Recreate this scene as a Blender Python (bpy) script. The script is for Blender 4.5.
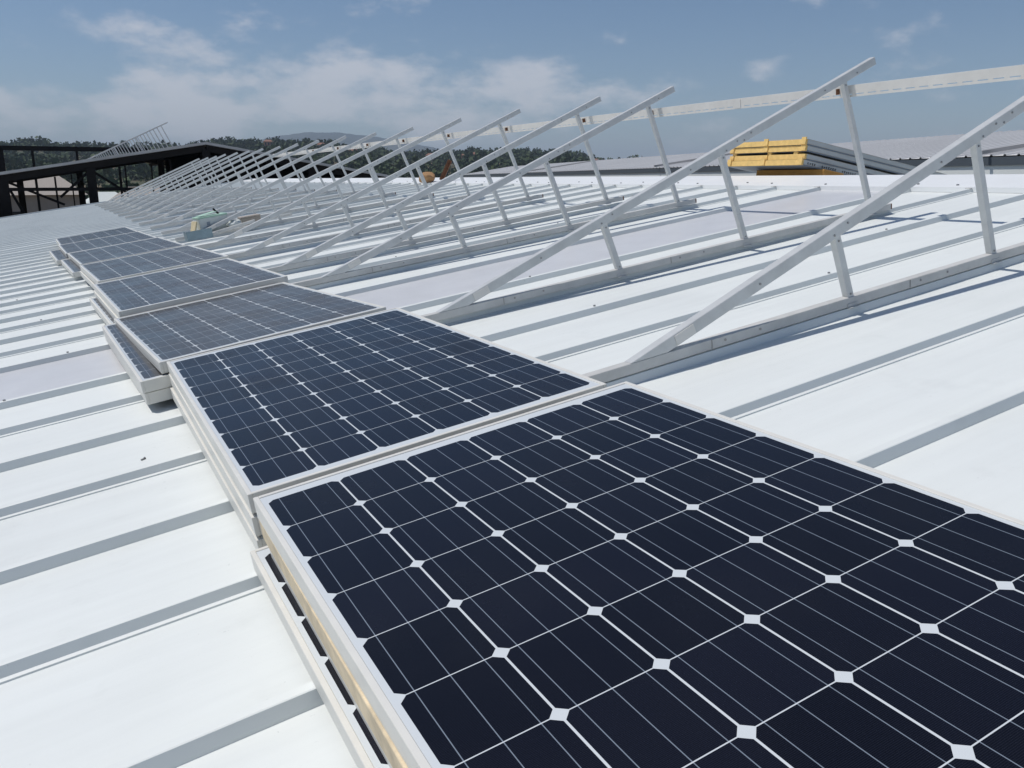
import bpy, bmesh, math, random
import numpy as np
from mathutils import Matrix, Vector
R_ = math.radians
random.seed(7); rng = np.random.default_rng(7)
scene = bpy.context.scene
C = scene.collection
for o in list(bpy.data.objects): bpy.data.objects.remove(o)

# ------------------------------------------------------------------ camera
cam = bpy.data.cameras.new('camera'); camo = bpy.data.objects.new('camera', cam); C.objects.link(camo)
CM = [[0.88345, 0.110847, -0.455224], [-0.468526, 0.209224, -0.858318], [0.000102, 0.971565, 0.236774]]
CL = [-1.26305, -1.57191, 0.52254]
camo.matrix_world = Matrix(((CM[0][0],CM[0][1],CM[0][2],CL[0]),(CM[1][0],CM[1][1],CM[1][2],CL[1]),(CM[2][0],CM[2][1],CM[2][2],CL[2]),(0,0,0,1)))
cam.sensor_fit = 'HORIZONTAL'; cam.sensor_width = 36.0; cam.lens = 36.0*837.77/1024
cam.clip_start = 0.05; cam.clip_end = 30000
scene.camera = camo
EYE = Vector(CL)

# ------------------------------------------------------------------ light
SUN = Vector((-0.4085, 0.27, 0.949)).normalized()
SUN_EL = math.asin(SUN.z); SUN_AZ = math.atan2(SUN.x, SUN.y)
sl = bpy.data.lights.new('sun', 'SUN'); so = bpy.data.objects.new('sun', sl); C.objects.link(so)
sl.energy = 3.0; sl.angle = R_(0.55); sl.color = (1.0, 0.955, 0.90)
so.rotation_euler = (-SUN).to_track_quat('-Z', 'Y').to_euler(); so.location = (0, 0, 40)

w = bpy.data.worlds.new('World'); scene.world = w; w.use_nodes = True
nt = w.node_tree; N = nt.nodes; L = nt.links; N.clear()
def nd(t, **k):
    n = N.new(t)
    for a, v in k.items(): setattr(n, a, v)
    return n
def wmath(op, a, b=None, c=None, clamp=False):
    n = nd('ShaderNodeMath', operation=op); n.use_clamp = clamp
    for i, v in enumerate((a, b, c)):
        if v is None: continue
        if isinstance(v, (int, float)): n.inputs[i].default_value = v
        else: L.new(v, n.inputs[i])
    return n.outputs[0]
sky = nd('ShaderNodeTexSky', sky_type='NISHITA', sun_disc=False)
sky.sun_elevation = SUN_EL; sky.sun_rotation = SUN_AZ % (2*math.pi)
sky.altitude = 1200; sky.air_density = 1.0; sky.dust_density = 1.2; sky.ozone_density = 2.0
bg = nd('ShaderNodeBackground'); bg.inputs[1].default_value = 0.075
hs = nd('ShaderNodeHueSaturation'); hs.inputs['Saturation'].default_value = 1.1
L.new(sky.outputs[0], hs.inputs['Color'])
tc = nd('ShaderNodeTexCoord'); sep = nd('ShaderNodeSeparateXYZ'); L.new(tc.outputs['Generated'], sep.inputs[0])
comb = nd('ShaderNodeCombineXYZ')
L.new(sep.outputs[0], comb.inputs[0]); L.new(sep.outputs[1], comb.inputs[1])
L.new(wmath('MULTIPLY', sep.outputs[2], 2.2), comb.inputs[2])
no = nd('ShaderNodeTexNoise'); no.inputs['Scale'].default_value = 8.5; no.inputs['Detail'].default_value = 9; no.inputs['Roughness'].default_value = 0.60
L.new(comb.outputs[0], no.inputs['Vector'])
no2 = nd('ShaderNodeTexNoise'); no2.inputs['Scale'].default_value = 2.6; no2.inputs['Detail'].default_value = 2
L.new(comb.outputs[0], no2.inputs['Vector'])
cl = wmath('ADD', no.outputs[0], wmath('MULTIPLY', wmath('SUBTRACT', no2.outputs[0], 0.5), 0.55))
# a bank of cumulus low over the hills ahead, thinning out upwards and towards the right
up = wmath('MULTIPLY', wmath('SUBTRACT', sep.outputs[2], 0.015), 20.0, clamp=True)
dn = wmath('SUBTRACT', 1.0, wmath('MULTIPLY', wmath('SUBTRACT', sep.outputs[2], 0.10), 8.0, clamp=True))
lf = wmath('SUBTRACT', 1.0, wmath('MULTIPLY', wmath('SUBTRACT', sep.outputs[0], 0.42), 2.2, clamp=True))
band = wmath('MULTIPLY', wmath('MULTIPLY', up, dn), wmath('ADD', 0.22, wmath('MULTIPLY', lf, 0.78)))
thr = wmath('SUBTRACT', 0.615, wmath('MULTIPLY', band, 0.26))
mr = nd('ShaderNodeMapRange'); mr.interpolation_type = 'SMOOTHSTEP'
L.new(wmath('SUBTRACT', cl, thr), mr.inputs['Value']); mr.inputs['From Min'].default_value = 0.0; mr.inputs['From Max'].default_value = 0.22
cm = nd('ShaderNodeMix', data_type='RGBA')
L.new(wmath('MULTIPLY', mr.outputs[0], 0.62), cm.inputs['Factor'])
L.new(hs.outputs[0], cm.inputs['A']); cm.inputs['B'].default_value = (9.6, 9.4, 9.7, 1)
L.new(cm.outputs['Result'], bg.inputs[0])
wo = nd('ShaderNodeOutputWorld'); L.new(bg.outputs[0], wo.inputs['Surface'])

vs = scene.view_settings
scene.display_settings.display_device = 'sRGB'
vs.view_transform = 'Standard'; vs.look = 'None'; vs.gamma = 1.0; vs.use_curve_mapping = False
vs.exposure = 0.14

# ------------------------------------------------------------------ materials
def mat(name, col, rough=0.6, metal=0.0, spec=0.5, noise=None, bump=None, coat=0.0):
    """noise=(scale, amount, detail); bump=(scale, strength, distance)"""
    m = bpy.data.materials.new(name); m.use_nodes = True
    t = m.node_tree; n = t.nodes; l = t.links
    b = n['Principled BSDF']
    b.inputs['Base Color'].default_value = (*col, 1); b.inputs['Roughness'].default_value = rough
    b.inputs['Metallic'].default_value = metal; b.inputs['Specular IOR Level'].default_value = spec
    b.inputs['Coat Weight'].default_value = coat
    if noise or bump:
        co = n.new('ShaderNodeTexCoord')
    if noise:
        x = n.new('ShaderNodeTexNoise'); x.inputs['Scale'].default_value = noise[0]; x.inputs['Detail'].default_value = noise[2] if len(noise) > 2 else 5
        x.inputs['Roughness'].default_value = 0.65
        l.new(co.outputs['Object'], x.inputs['Vector'])
        r = n.new('ShaderNodeMapRange'); r.inputs['From Min'].default_value = 0.3; r.inputs['From Max'].default_value = 0.7
        r.inputs['To Min'].default_value = 1-noise[1]; r.inputs['To Max'].default_value = 1+noise[1]
        l.new(x.outputs[0], r.inputs['Value'])
        mx = n.new('ShaderNodeVectorMath'); mx.operation = 'SCALE'; mx.inputs[0].default_value = col
        l.new(r.outputs[0], mx.inputs['Scale']); l.new(mx.outputs[0], b.inputs['Base Color'])
    if bump:
        x = n.new('ShaderNodeTexNoise'); x.inputs['Scale'].default_value = bump[0]; x.inputs['Detail'].default_value = 4
        l.new(co.outputs['Object'], x.inputs['Vector'])
        bu = n.new('ShaderNodeBump'); bu.inputs['Strength'].default_value = bump[1]; bu.inputs['Distance'].default_value = bump[2]
        l.new(x.outputs[0], bu.inputs['Height']); l.new(bu.outputs[0], b.inputs['Normal'])
    return m

def roof_material():
    m = mat('painted_roof_sheet', (0.745, 0.778, 0.762), 0.5, spec=0.35)
    t = m.node_tree; n = t.nodes; l = t.links; b = n['Principled BSDF']
    co = n.new('ShaderNodeTexCoord')
    def noise(sc, vscale, det=5):
        mp = n.new('ShaderNodeMapping'); mp.inputs['Scale'].default_value = vscale; l.new(co.outputs['Object'], mp.inputs['Vector'])
        x = n.new('ShaderNodeTexNoise'); x.inputs['Scale'].default_value = sc; x.inputs['Detail'].default_value = det; x.inputs['Roughness'].default_value = 0.6
        l.new(mp.outputs[0], x.inputs['Vector']); return x.outputs[0]
    def rng_(v, a, bb, c, d, sm=False):
        r = n.new('ShaderNodeMapRange'); r.inputs['From Min'].default_value = a; r.inputs['From Max'].default_value = bb
        r.inputs['To Min'].default_value = c; r.inputs['To Max'].default_value = d; l.new(v, r.inputs['Value']); return r.outputs[0]
    def mul(a, bb):
        k = n.new('ShaderNodeMath'); k.operation = 'MULTIPLY'; l.new(a, k.inputs[0]); l.new(bb, k.inputs[1]); return k.outputs[0]
    broad = rng_(noise(0.9, (1, 1, 1)), 0.3, 0.7, 0.965, 1.02)
    streak = rng_(noise(3.0, (0.5, 6, 1), 6), 0.35, 0.75, 1.01, 0.955)
    speck = rng_(noise(60, (1, 1, 1), 2), 0.74, 0.80, 1.0, 0.72)
    smudge = mul(rng_(noise(5.5, (1, 1, 1), 7), 0.60, 0.72, 1.0, 0.955), rng_(noise(0.55, (1.6, 0.8, 1), 4), 0.52, 0.68, 1.0, 0.95))
    k = mul(mul(mul(broad, streak), speck), smudge)
    s = n.new('ShaderNodeVectorMath'); s.operation = 'SCALE'; s.inputs[0].default_value = (0.745, 0.778, 0.762)
    l.new(k, s.inputs['Scale']); l.new(s.outputs[0], b.inputs['Base Color'])
    bu = n.new('ShaderNodeBump'); bu.inputs['Strength'].default_value = 0.12; bu.inputs['Distance'].default_value = 0.01
    l.new(noise(2.2, (0.4, 1.6, 1), 3), bu.inputs['Height']); l.new(bu.outputs[0], b.inputs['Normal'])
    return m

def cell_material(name, PX, PY, nx, ny, dust_sheen):
    """silicon cells, bus bars and white back sheet under glass, laid out in the panel's own coordinates"""
    m = bpy.data.materials.new(name); m.use_nodes = True
    t = m.node_tree; n = t.nodes; l = t.links; b = n['Principled BSDF']
    def M(op, a, bb=None, clamp=False):
        k = n.new('ShaderNodeMath'); k.operation = op; k.use_clamp = clamp
        for i, v in enumerate((a, bb)):
            if v is None: continue
            if isinstance(v, (int, float)): k.inputs[i].default_value = v
            else: l.new(v, k.inputs[i])
        return k.outputs[0]
    co = n.new('ShaderNodeTexCoord'); sp = n.new('ShaderNodeSeparateXYZ'); l.new(co.outputs['Object'], sp.inputs[0])
    u = M('ADD', M('DIVIDE', sp.outputs[0], PX), nx/2); v = M('ADD', M('DIVIDE', sp.outputs[1], PY), ny/2)
    dx = M('ABSOLUTE', M('SUBTRACT', M('FRACT', u), 0.5)); dy = M('ABSOLUTE', M('SUBTRACT', M('FRACT', v), 0.5))
    inx = M('MULTIPLY', M('GREATER_THAN', u, 0.004), M('LESS_THAN', u, nx-0.004))
    iny = M('MULTIPLY', M('GREATER_THAN', v, 0.004), M('LESS_THAN', v, ny-0.004))
    area = M('MULTIPLY', inx, iny)
    c1 = M('LESS_THAN', dx, 0.4885); c2 = M('LESS_THAN', dy, 0.494)
    # corners: an arc as on a cell sawn from a round ingot
    rad = M('POWER', M('ADD', M('POWER', dx, 2.0), M('POWER', dy, 2.0)), 0.5)
    c3 = M('LESS_THAN', M('MINIMUM', M('ADD', dx, dy), M('MULTIPLY', rad, 1.455)), 0.905)
    cell = M('MULTIPLY', M('MULTIPLY', c1, c2), M('MULTIPLY', c3, area))
    bus = M('LESS_THAN', M('ABSOLUTE', M('SUBTRACT', M('FRACT', M('MULTIPLY', u, 3.0)), 0.5)), 0.0135)
    bus = M('MULTIPLY', bus, M('MULTIPLY', inx, iny))
    # cell to cell tone
    wn = n.new('ShaderNodeTexWhiteNoise'); wn.noise_dimensions = '3D'
    cb = n.new('ShaderNodeCombineXYZ'); l.new(M('FLOOR', u), cb.inputs[0]); l.new(M('FLOOR', v), cb.inputs[1])
    oi = n.new('ShaderNodeObjectInfo'); l.new(oi.outputs['Random'], cb.inputs[2]); l.new(cb.outputs[0], wn.inputs['Vector'])
    nz = n.new('ShaderNodeTexNoise'); nz.inputs['Scale'].default_value = 420; nz.inputs['Detail'].default_value = 1; l.new(co.outputs['Object'], nz.inputs['Vector'])
    tone = M('ADD', M('MULTIPLY', wn.outputs[0], 0.5), M('MULTIPLY', nz.outputs[0], 1.1))
    base = n.new('ShaderNodeVectorMath'); base.operation = 'SCALE'; base.inputs[0].default_value = (0.0048, 0.0054, 0.0120); l.new(tone, base.inputs['Scale'])
    fing = M('MULTIPLY', M('LESS_THAN', M('ABSOLUTE', M('SUBTRACT', M('FRACT', M('MULTIPLY', v, 64.0)), 0.5)), 0.10), 0.55)
    fmix = n.new('ShaderNodeMix'); fmix.data_type = 'RGBA'; l.new(fing, fmix.inputs['Factor']); l.new(base.outputs[0], fmix.inputs['A']); fmix.inputs['B'].default_value = (0.022, 0.024, 0.034, 1)
    mix1 = n.new('ShaderNodeMix'); mix1.data_type = 'RGBA'; l.new(bus, mix1.inputs['Factor']); l.new(fmix.outputs['Result'], mix1.inputs['A']); mix1.inputs['B'].default_value = (0.20, 0.24, 0.29, 1)
    mix2 = n.new('ShaderNodeMix'); mix2.data_type = 'RGBA'; l.new(cell, mix2.inputs['Factor']); mix2.inputs['A'].default_value = (0.62, 0.66, 0.68, 1); l.new(mix1.outputs['Result'], mix2.inputs['B'])
    # thin film of dust; when strong it also paints a grey sky reflection
    d = n.new('ShaderNodeTexNoise'); d.inputs['Scale'].default_value = 3.5; d.inputs['Detail'].default_value = 6; l.new(co.outputs['Object'], d.inputs['Vector'])
    df = M('MULTIPLY', d.outputs[0], dust_sheen*2)
    mix3 = n.new('ShaderNodeMix'); mix3.data_type = 'RGBA'; l.new(df, mix3.inputs['Factor']); l.new(mix2.outputs['Result'], mix3.inputs['A']); mix3.inputs['B'].default_value = (0.40, 0.38, 0.35, 1)
    l.new(mix3.outputs['Result'], b.inputs['Base Color'])
    rm = n.new('ShaderNodeMapRange'); l.new(d.outputs[0], rm.inputs['Value']); rm.inputs['From Min'].default_value = 0.3; rm.inputs['From Max'].default_value = 0.7; rm.inputs['To Min'].default_value = 0.12; rm.inputs['To Max'].default_value = 0.32; l.new(rm.outputs[0], b.inputs['Roughness'])
    b.inputs['Specular IOR Level'].default_value = 0.28
    return m

P_CELL = 0.1585
M_ROOF = roof_material()
M_CELL = cell_material('solar_cells', P_CELL, P_CELL, 6, 10, 0.004)
M_CELL_SHEEN = cell_material('solar_cells_dust_sheen', P_CELL, P_CELL, 6, 10, 0.125)  # farther panels: hazy horizon reflection painted into the cell colour as grey
M_FRAME = mat('anodised_frame', (0.70, 0.69, 0.64), 0.42, spec=0.5, noise=(9, 0.05))
M_KRAFT = mat('weathered_frame', (0.62, 0.52, 0.36), 0.7, noise=(14, 0.28, 8))
M_RAIL = mat('white_rail', (0.58, 0.595, 0.59), 0.38, metal=0.15, spec=0.5, noise=(9, 0.10, 8))
M_BASE = mat('galvanised_rail', (0.56, 0.56, 0.54), 0.5, noise=(7, 0.12, 6))
M_PURLIN = mat('perforated_purlin', (0.76, 0.74, 0.69), 0.5, noise=(5, 0.08, 6))
M_BOLT = mat('bolt_steel', (0.30, 0.30, 0.30), 0.35, metal=0.8)
M_RUST = mat('rust', (0.16, 0.07, 0.035), 0.85, noise=(14, 0.35, 6))
M_SKYL = mat('skylight_sheet', (0.595, 0.605, 0.62), 0.35, noise=(4, 0.05))
M_FLASH = mat('white_flashing', (0.80, 0.82, 0.82), 0.45, noise=(3, 0.03))
M_TRIM = mat('grey_trim', (0.28, 0.33, 0.38), 0.5, noise=(2, 0.1))
M_WALLW = mat('pale_wall_panel', (0.70, 0.73, 0.71), 0.6, noise=(0.4, 0.05))
M_DARK = mat('dark_steel', (0.012, 0.0105, 0.0105), 0.7, spec=0.15, noise=(1.5, 0.3))
M_DECK = mat('weathered_roof_deck', (0.42, 0.41, 0.40), 0.6, noise=(0.6, 0.2))
M_GUT = mat('dark_gutter', (0.07, 0.085, 0.10), 0.5)
M_FOAM = mat('yellow_foam', (0.78, 0.53, 0.19), 0.85, noise=(20, 0.14, 6), bump=(60, 0.4, 0.004))
M_FOAMB = mat('brown_foam', (0.40, 0.21, 0.05), 0.9, noise=(12, 0.15))
M_SKIN = mat('sandwich_skin', (0.42, 0.45, 0.45), 0.4, noise=(4, 0.06))
M_SKINB = mat('blue_skin', (0.16, 0.20, 0.25), 0.45)
M_PRINT = mat('black_print', (0.03, 0.03, 0.035), 0.7)
M_GREEN = mat('green_carton', (0.42, 0.62, 0.50), 0.6, noise=(20, 0.1))
M_WHITE = mat('white_carton', (0.66, 0.70, 0.67), 0.6, noise=(15, 0.08))
M_CREAM = mat('cream_board', (0.62, 0.53, 0.33), 0.7, noise=(15, 0.1))
M_BROWN = mat('brown_card', (0.38, 0.34, 0.30), 0.8, noise=(15, 0.12))
M_BLUEG = mat('blue_grey_metal', (0.22, 0.30, 0.34), 0.35, metal=0.3, noise=(8, 0.15))
M_SACK = mat('tan_sack', (0.36, 0.21, 0.10), 0.9, noise=(10, 0.2))
M_BARK = mat('bark', (0.07, 0.05, 0.035), 0.9)
M_PLASTER = mat('cream_plaster', (0.45, 0.38, 0.30), 0.8, noise=(0.5, 0.08))
M_TILE = mat('terracotta_tile', (0.27, 0.125, 0.08), 0.8, noise=(0.8, 0.2))
M_WIN = mat('window_glass', (0.02, 0.025, 0.03), 0.15)
M_CONC = mat('pale_concrete', (0.34, 0.30, 0.26), 0.85, noise=(0.6, 0.12))

def foliage(name, c1, c2, scale):
    m = bpy.data.materials.new(name); m.use_nodes = True
    t = m.node_tree; n = t.nodes; l = t.links; b = n['Principled BSDF']
    g = n.new('ShaderNodeNewGeometry'); x = n.new('ShaderNodeTexNoise'); x.inputs['Scale'].default_value = scale; x.inputs['Detail'].default_value = 3
    l.new(g.outputs['Position'], x.inputs['Vector'])
    r = n.new('ShaderNodeValToRGB'); r.color_ramp.elements[0].position = 0.38; r.color_ramp.elements[1].position = 0.62
    r.color_ramp.elements[0].color = (*c1, 1); r.color_ramp.elements[1].color = (*c2, 1)
    l.new(x.outputs[0], r.inputs[0]); l.new(r.outputs[0], b.inputs['Base Color']); b.inputs['Roughness'].default_value = 0.75
    b.inputs['Specular IOR Level'].default_value = 0.2
    return m
M_WOOD = foliage('wood_foliage', (0.032, 0.056, 0.024), (0.070, 0.098, 0.042), 0.05)
M_CROWN = foliage('crown_foliage', (0.028, 0.050, 0.022), (0.065, 0.10, 0.04), 0.25)
M_HILL = foliage('hill_ground', (0.050, 0.062, 0.028), (0.15, 0.115, 0.07), 0.012)
M_GROUND = foliage('ground_soil', (0.10, 0.09, 0.055), (0.19, 0.15, 0.10), 0.02)
M_MTN = foliage('mountain_cover', (0.030, 0.045, 0.028), (0.07, 0.075, 0.045), 0.0025)

# ------------------------------------------------------------------ helpers
def add_box(bm, x0, x1, y0, y1, z0, z1, mi=0, M=None):
    vs_ = [bm.verts.new(M @ Vector(p) if M else p) for p in ((x0,y0,z0),(x1,y0,z0),(x1,y1,z0),(x0,y1,z0),(x0,y0,z1),(x1,y0,z1),(x1,y1,z1),(x0,y1,z1))]
    for f in ((0,3,2,1),(4,5,6,7),(0,1,5,4),(1,2,6,5),(2,3,7,6),(3,0,4,7)):
        fc = bm.faces.new([vs_[i] for i in f]); fc.material_index = mi
    return vs_
def add_bar(bm, a, b, wy, hz, mi=0, up=(0,0,1)):
    """box bar of width wy and height hz running from a to b (centre line)"""
    a = Vector(a); b = Vector(b); d = (b-a); ln = d.length; d.normalize()
    u = Vector(up); s = u.cross(d)
    if s.length < 1e-4: s = Vector((0,1,0))
    s.normalize(); u = d.cross(s)
    M = Matrix((( d.x, s.x, u.x, a.x),(d.y, s.y, u.y, a.y),(d.z, s.z, u.z, a.z),(0,0,0,1)))
    return add_box(bm, 0, ln, -wy/2, wy/2, -hz/2, hz/2, mi, M)
def add_cyl(bm, c, r, h, axis='Z', seg=10, mi=0):
    q = {'Z': Matrix.Identity(4), 'Y': Matrix.Rotation(R_(90), 4, 'X'), 'X': Matrix.Rotation(R_(90), 4, 'Y')}[axis]
    g = bmesh.ops.create_cone(bm, cap_ends=True, segments=seg, radius1=r, radius2=r, depth=h, matrix=Matrix.Translation(c) @ q)
    for v in g['verts']:
        for f in v.link_faces: f.material_index = mi
def bev(bm, w_=0.003, seg=1):
    bmesh.ops.bevel(bm, geom=[e for e in bm.edges], offset=w_, segments=seg, affect='EDGES', clamp_overlap=True)
def obj(name, bm, m, parent=None, loc=None, smooth=False):
    me = bpy.data.meshes.new(name); bmesh.ops.recalc_face_normals(bm, faces=bm.faces[:]); bm.to_mesh(me); bm.free()
    for x in (m if isinstance(m, (list, tuple)) else [m]): me.materials.append(x)
    if smooth:
        for p in me.polygons: p.use_smooth = True
    o = bpy.data.objects.new(name, me); C.objects.link(o)
    if parent: o.parent = parent
    if loc: o.location = loc
    return o
def mesh_obj(name, verts, faces, m, parent=None):
    me = bpy.data.meshes.new(name); me.from_pydata(verts, [], faces); me.update()
    for x in (m if isinstance(m, (list, tuple)) else [m]): me.materials.append(x)
    o = bpy.data.objects.new(name, me); C.objects.link(o)
    if parent: o.parent = parent
    return o
def tag(o, label=None, cat=None, group=None, kind=None):
    if label: o['label'] = label
    if cat: o['category'] = cat
    if group: o['group'] = group
    if kind: o['kind'] = kind
    return o
def thing(name, label, cat, M=None, group=None):
    o = bpy.data.objects.new(name, None); C.objects.link(o); o.empty_display_size = 0.1
    if M is not None: o.matrix_world = M
    return tag(o, label, cat, group)
def copy_tree(src, M, label, group=None):
    c = src.copy(); C.objects.link(c); c.matrix_world = M; c['label'] = label
    if group: c['group'] = group
    for ch in src.children:
        k = ch.copy(); C.objects.link(k); k.parent = c
        for g in ch.children:
            d = g.copy(); C.objects.link(d); d.parent = k
    return c

# the roof's own frame: X up the slope, Y along the building, Z off the sheet
BETA = math.asin(0.15154)
RM = Matrix.Rotation(-BETA, 4, 'Y')
def roofM(x, y, z, yaw=0.0, pitch=0.0, roll=0.0):
    return RM @ Matrix.Translation((x, y, z)) @ Matrix.Rotation(yaw, 4, 'Z') @ Matrix.Rotation(pitch, 4, 'X') @ Matrix.Rotation(roll, 4, 'Y')
def RW(x, y, z): return RM @ Vector((x, y, z))
CREST = -0.195; RIBH = 0.031; FLAT = CREST-RIBH
PITCH = 0.49; Y0 = 0.72
def ribY(k): return Y0 + PITCH*(k if k <= 4 else k-0.265)      # the skylight sheet is a little narrower
RIDGE_X = 4.92; EAVE_X = -7.0; Y_NEAR = ribY(-9)+0.1; Y_FAR = ribY(58)+0.12

# ================================================================== SETTING: ground, hills, mountain
GZ = -8.0
CREST_TAB = [(-70,1.8),(-40,2.2),(-20,2.2),(-2.5,2.42),(2.6,2.22),(6.8,2.35),(11.2,2.66),(13.7,2.70),(16.8,2.45),(20.6,1.95),(27,2.12),(32,1.95),(33.5,1.6),(37.3,1.5),(40.2,1.3),(50,0.9),(60,0.9),(75,1.2)]
def tab(T, a):
    if a <= T[0][0]: return T[0][1]
    for (a0, v0), (a1, v1) in zip(T, T[1:]):
        if a <= a1: return v0+(v1-v0)*(a-a0)/(a1-a0)
    return T[-1][1]
HILL_R = 800.0
def hill_h(r, az):
    top = EYE.z + HILL_R*math.tan(R_(tab(CREST_TAB, az))) - 10.0 - 1.2*math.sin(az*1.9)
    if r < 170: return GZ
    if r < HILL_R:
        s = (r-170)/(HILL_R-170); s2 = s**1.25
        return GZ + (top-GZ)*s2 + 1.5*math.sin(r*0.021+az*0.3)*s*(1-s)*4
    s = min(1, (r-HILL_R)/700); return top + (GZ-20-top)*(s*s*(3-2*s))
# ground: one sheet out to the horizon
V = [(EYE.x, EYE.y, GZ-0.05)]; F = []
rad = [30, 90, 170, 400, 1000, 3000, 8000]; SEG = 72
for r in rad:
    for s in range(SEG):
        a = 2*math.pi*s/SEG; V.append((EYE.x+r*math.sin(a), EYE.y+r*math.cos(a), GZ-0.05))
for s in range(SEG): F.append((0, 1+(s+1) % SEG, 1+s))
for i in range(len(rad)-1):
    for s in range(SEG):
        a = 1+i*SEG; s2 = (s+1) % SEG; F.append((a+s, a+s2, a+SEG+s2, a+SEG+s))
tag(mesh_obj('ground', V, F, M_GROUND), kind='structure')
# wooded hills
V = []; F = []; AZ = [(-70+1.0*i) for i in range(146)]; RR = [150,180,220,270,330,390,450,510,570,630,690,740,780,800,830,880,960,1100,1300,1500]
for r in RR:
    for a in AZ: V.append((EYE.x+r*math.sin(R_(a)), EYE.y+r*math.cos(R_(a)), hill_h(r, a)))
n_ = len(AZ)
for i in range(len(RR)-1):
    for j in range(n_-1): F.append((i*n_+j, i*n_+j+1, (i+1)*n_+j+1, (i+1)*n_+j))
h = tag(mesh_obj('hills', V, F, M_HILL), kind='structure')
for p in h.data.polygons: p.use_smooth = True
# far mountain
MT = [(-4,0.9),(6,1.5),(10.5,2.3),(12.5,2.72),(14.3,3.05),(16.8,3.08),(18.7,2.85),(20.6,2.66),(22,2.3),(25,1.7),(31,1.2),(40,0.5)]
V = []; F = []; AZ = [-6+0.35*i for i in range(140)]; D0 = 5000.0
for q in range(9):
    r = D0 - 1600 + 400*q
    for a in AZ:
        top = D0*math.tan(R_(sum(tab(MT, a+0.35*q_) for q_ in range(-3, 4))/7)) + 2.0*math.sin(a*3.1) + 1.2*math.sin(a*7.3)
        s = max(0.0, 1-abs(r-D0)/1600.0); s = s*s*(3-2*s)
        V.append((EYE.x+r*math.sin(R_(a)), EYE.y+r*math.cos(R_(a)), GZ-1+(top)*s))
n_ = len(AZ)
for i in range(8):
    for j in range(n_-1): F.append((i*n_+j, i*n_+j+1, (i+1)*n_+j+1, (i+1)*n_+j))
h = tag(mesh_obj('mountain', V, F, M_MTN), kind='structure')
for p in h.data.polygons: p.use_smooth = True

# trees: leaf clumps spread through each crown
def crown_quads(n, cx, cy, cz, rx, rz, leaf):
    """n leaf clumps around several limbs' ends; returns verts, faces"""
    nl = 5
    lob = rng.normal(0, 0.45, (nl, 3)) * [rx, rx, rz*0.8]
    which = rng.integers(0, nl, n)
    p = lob[which] + rng.normal(0, 0.30, (n, 3)) * [rx, rx, rz]
    p[:, 2] = np.clip(p[:, 2], -rz, rz*1.1)
    p += [cx, cy, cz]
    a = rng.normal(0, 1, (n, 3)); a /= np.linalg.norm(a, axis=1)[:, None]
    b = rng.normal(0, 1, (n, 3)); b -= (a*b).sum(1)[:, None]*a; b /= np.linalg.norm(b, axis=1)[:, None]
    s = leaf*rng.uniform(0.6, 1.3, (n, 1))
    v = np.stack([p-a*s-b*s*0.6, p+a*s-b*s*0.8, p+a*s*0.7+b*s, p-a*s*0.8+b*s*0.7], 1).reshape(-1, 3)
    return v
def quads(nv): return np.arange(nv).reshape(-1, 4).tolist()
def polar(r, a): return EYE.x+r*math.sin(R_(a)), EYE.y+r*math.cos(R_(a))
vv = []
HOUSES = [(12.3,790,'brick'),(15.6,770,'cream'),(22.6,700,'cream'),(25.6,735,'brick'),(26.3,650,'cream'),(24.9,765,'brick'),(33.4,770,'brick'),(35.1,785,'cream'),(36.2,780,'brick'),(38.6,770,'cream'),(17.6,780,'brick')]
for i in range(7000):
    a = rng.uniform(-32, 62); q = rng.random()
    r = 800 - 620*q**1.6 if rng.random() < 0.8 else rng.uniform(760, 830)
    # clearings: fields and plots stay open
    if math.sin(a*0.9+r*0.013)+math.sin(r*0.031-a*0.45) > 0.85 and r < 750: continue
    if any(abs(a-ha) < 0.55 and hr-60 < r < hr+10 for ha, hr, _ in HOUSES): continue
    x, y = polar(r, a); z = hill_h(r, a)
    hgt = rng.uniform(4, 9) * (0.8 if r < 400 else 1.0)
    rx = hgt*rng.uniform(0.38, 0.6)
    vv.append(crown_quads(30, x, y, z+hgt*0.55, rx, hgt*0.48, hgt*0.13))
vv = np.concatenate(vv)
tag(mesh_obj('woodland', vv.tolist(), quads(len(vv)), M_WOOD), 'dark green wood covering the hills behind the roofs', 'woodland', kind='stuff')
# trees one can tell apart on the skyline
SKY_TREES = [(3.9,800,11,4.0),(0.8,800,9,4),(7.9,800,9.5,4.5),(9.0,805,10,4),(10.1,800,10.5,5),(14.7,800,9,5.5),(16.2,800,10,5),(19.0,795,8.5,5),(24.2,800,9.5,4.5),(25.2,805,10.5,3.5),(28.6,790,10,6),(30.6,790,11,7),(31.6,785,9,6),(29.5,790,9.5,6)]
TL = ['tall narrow dark tree on the hill skyline behind the dark gable roof','small rounded tree at the far left end of the hill skyline','bushy tree on the skyline right of the far roof peak','upright dark tree on the skyline just right of the far roof peak','broad dark tree on the skyline left of the orange hillside house','broad low tree on the ridge below the blue mountain, left one','broad low tree on the ridge below the blue mountain, right one','small round tree on the ridge at the mountain\'s right shoulder','round tree on the wooded skyline left of the purlin posts','slim tall tree standing above the wooded skyline','wide dark tree at the left end of the dense grove','tallest wide tree in the middle of the dense grove','dark tree at the right end of the dense grove beside the brick house','wide tree between the two largest trees of the dense grove']
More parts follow.
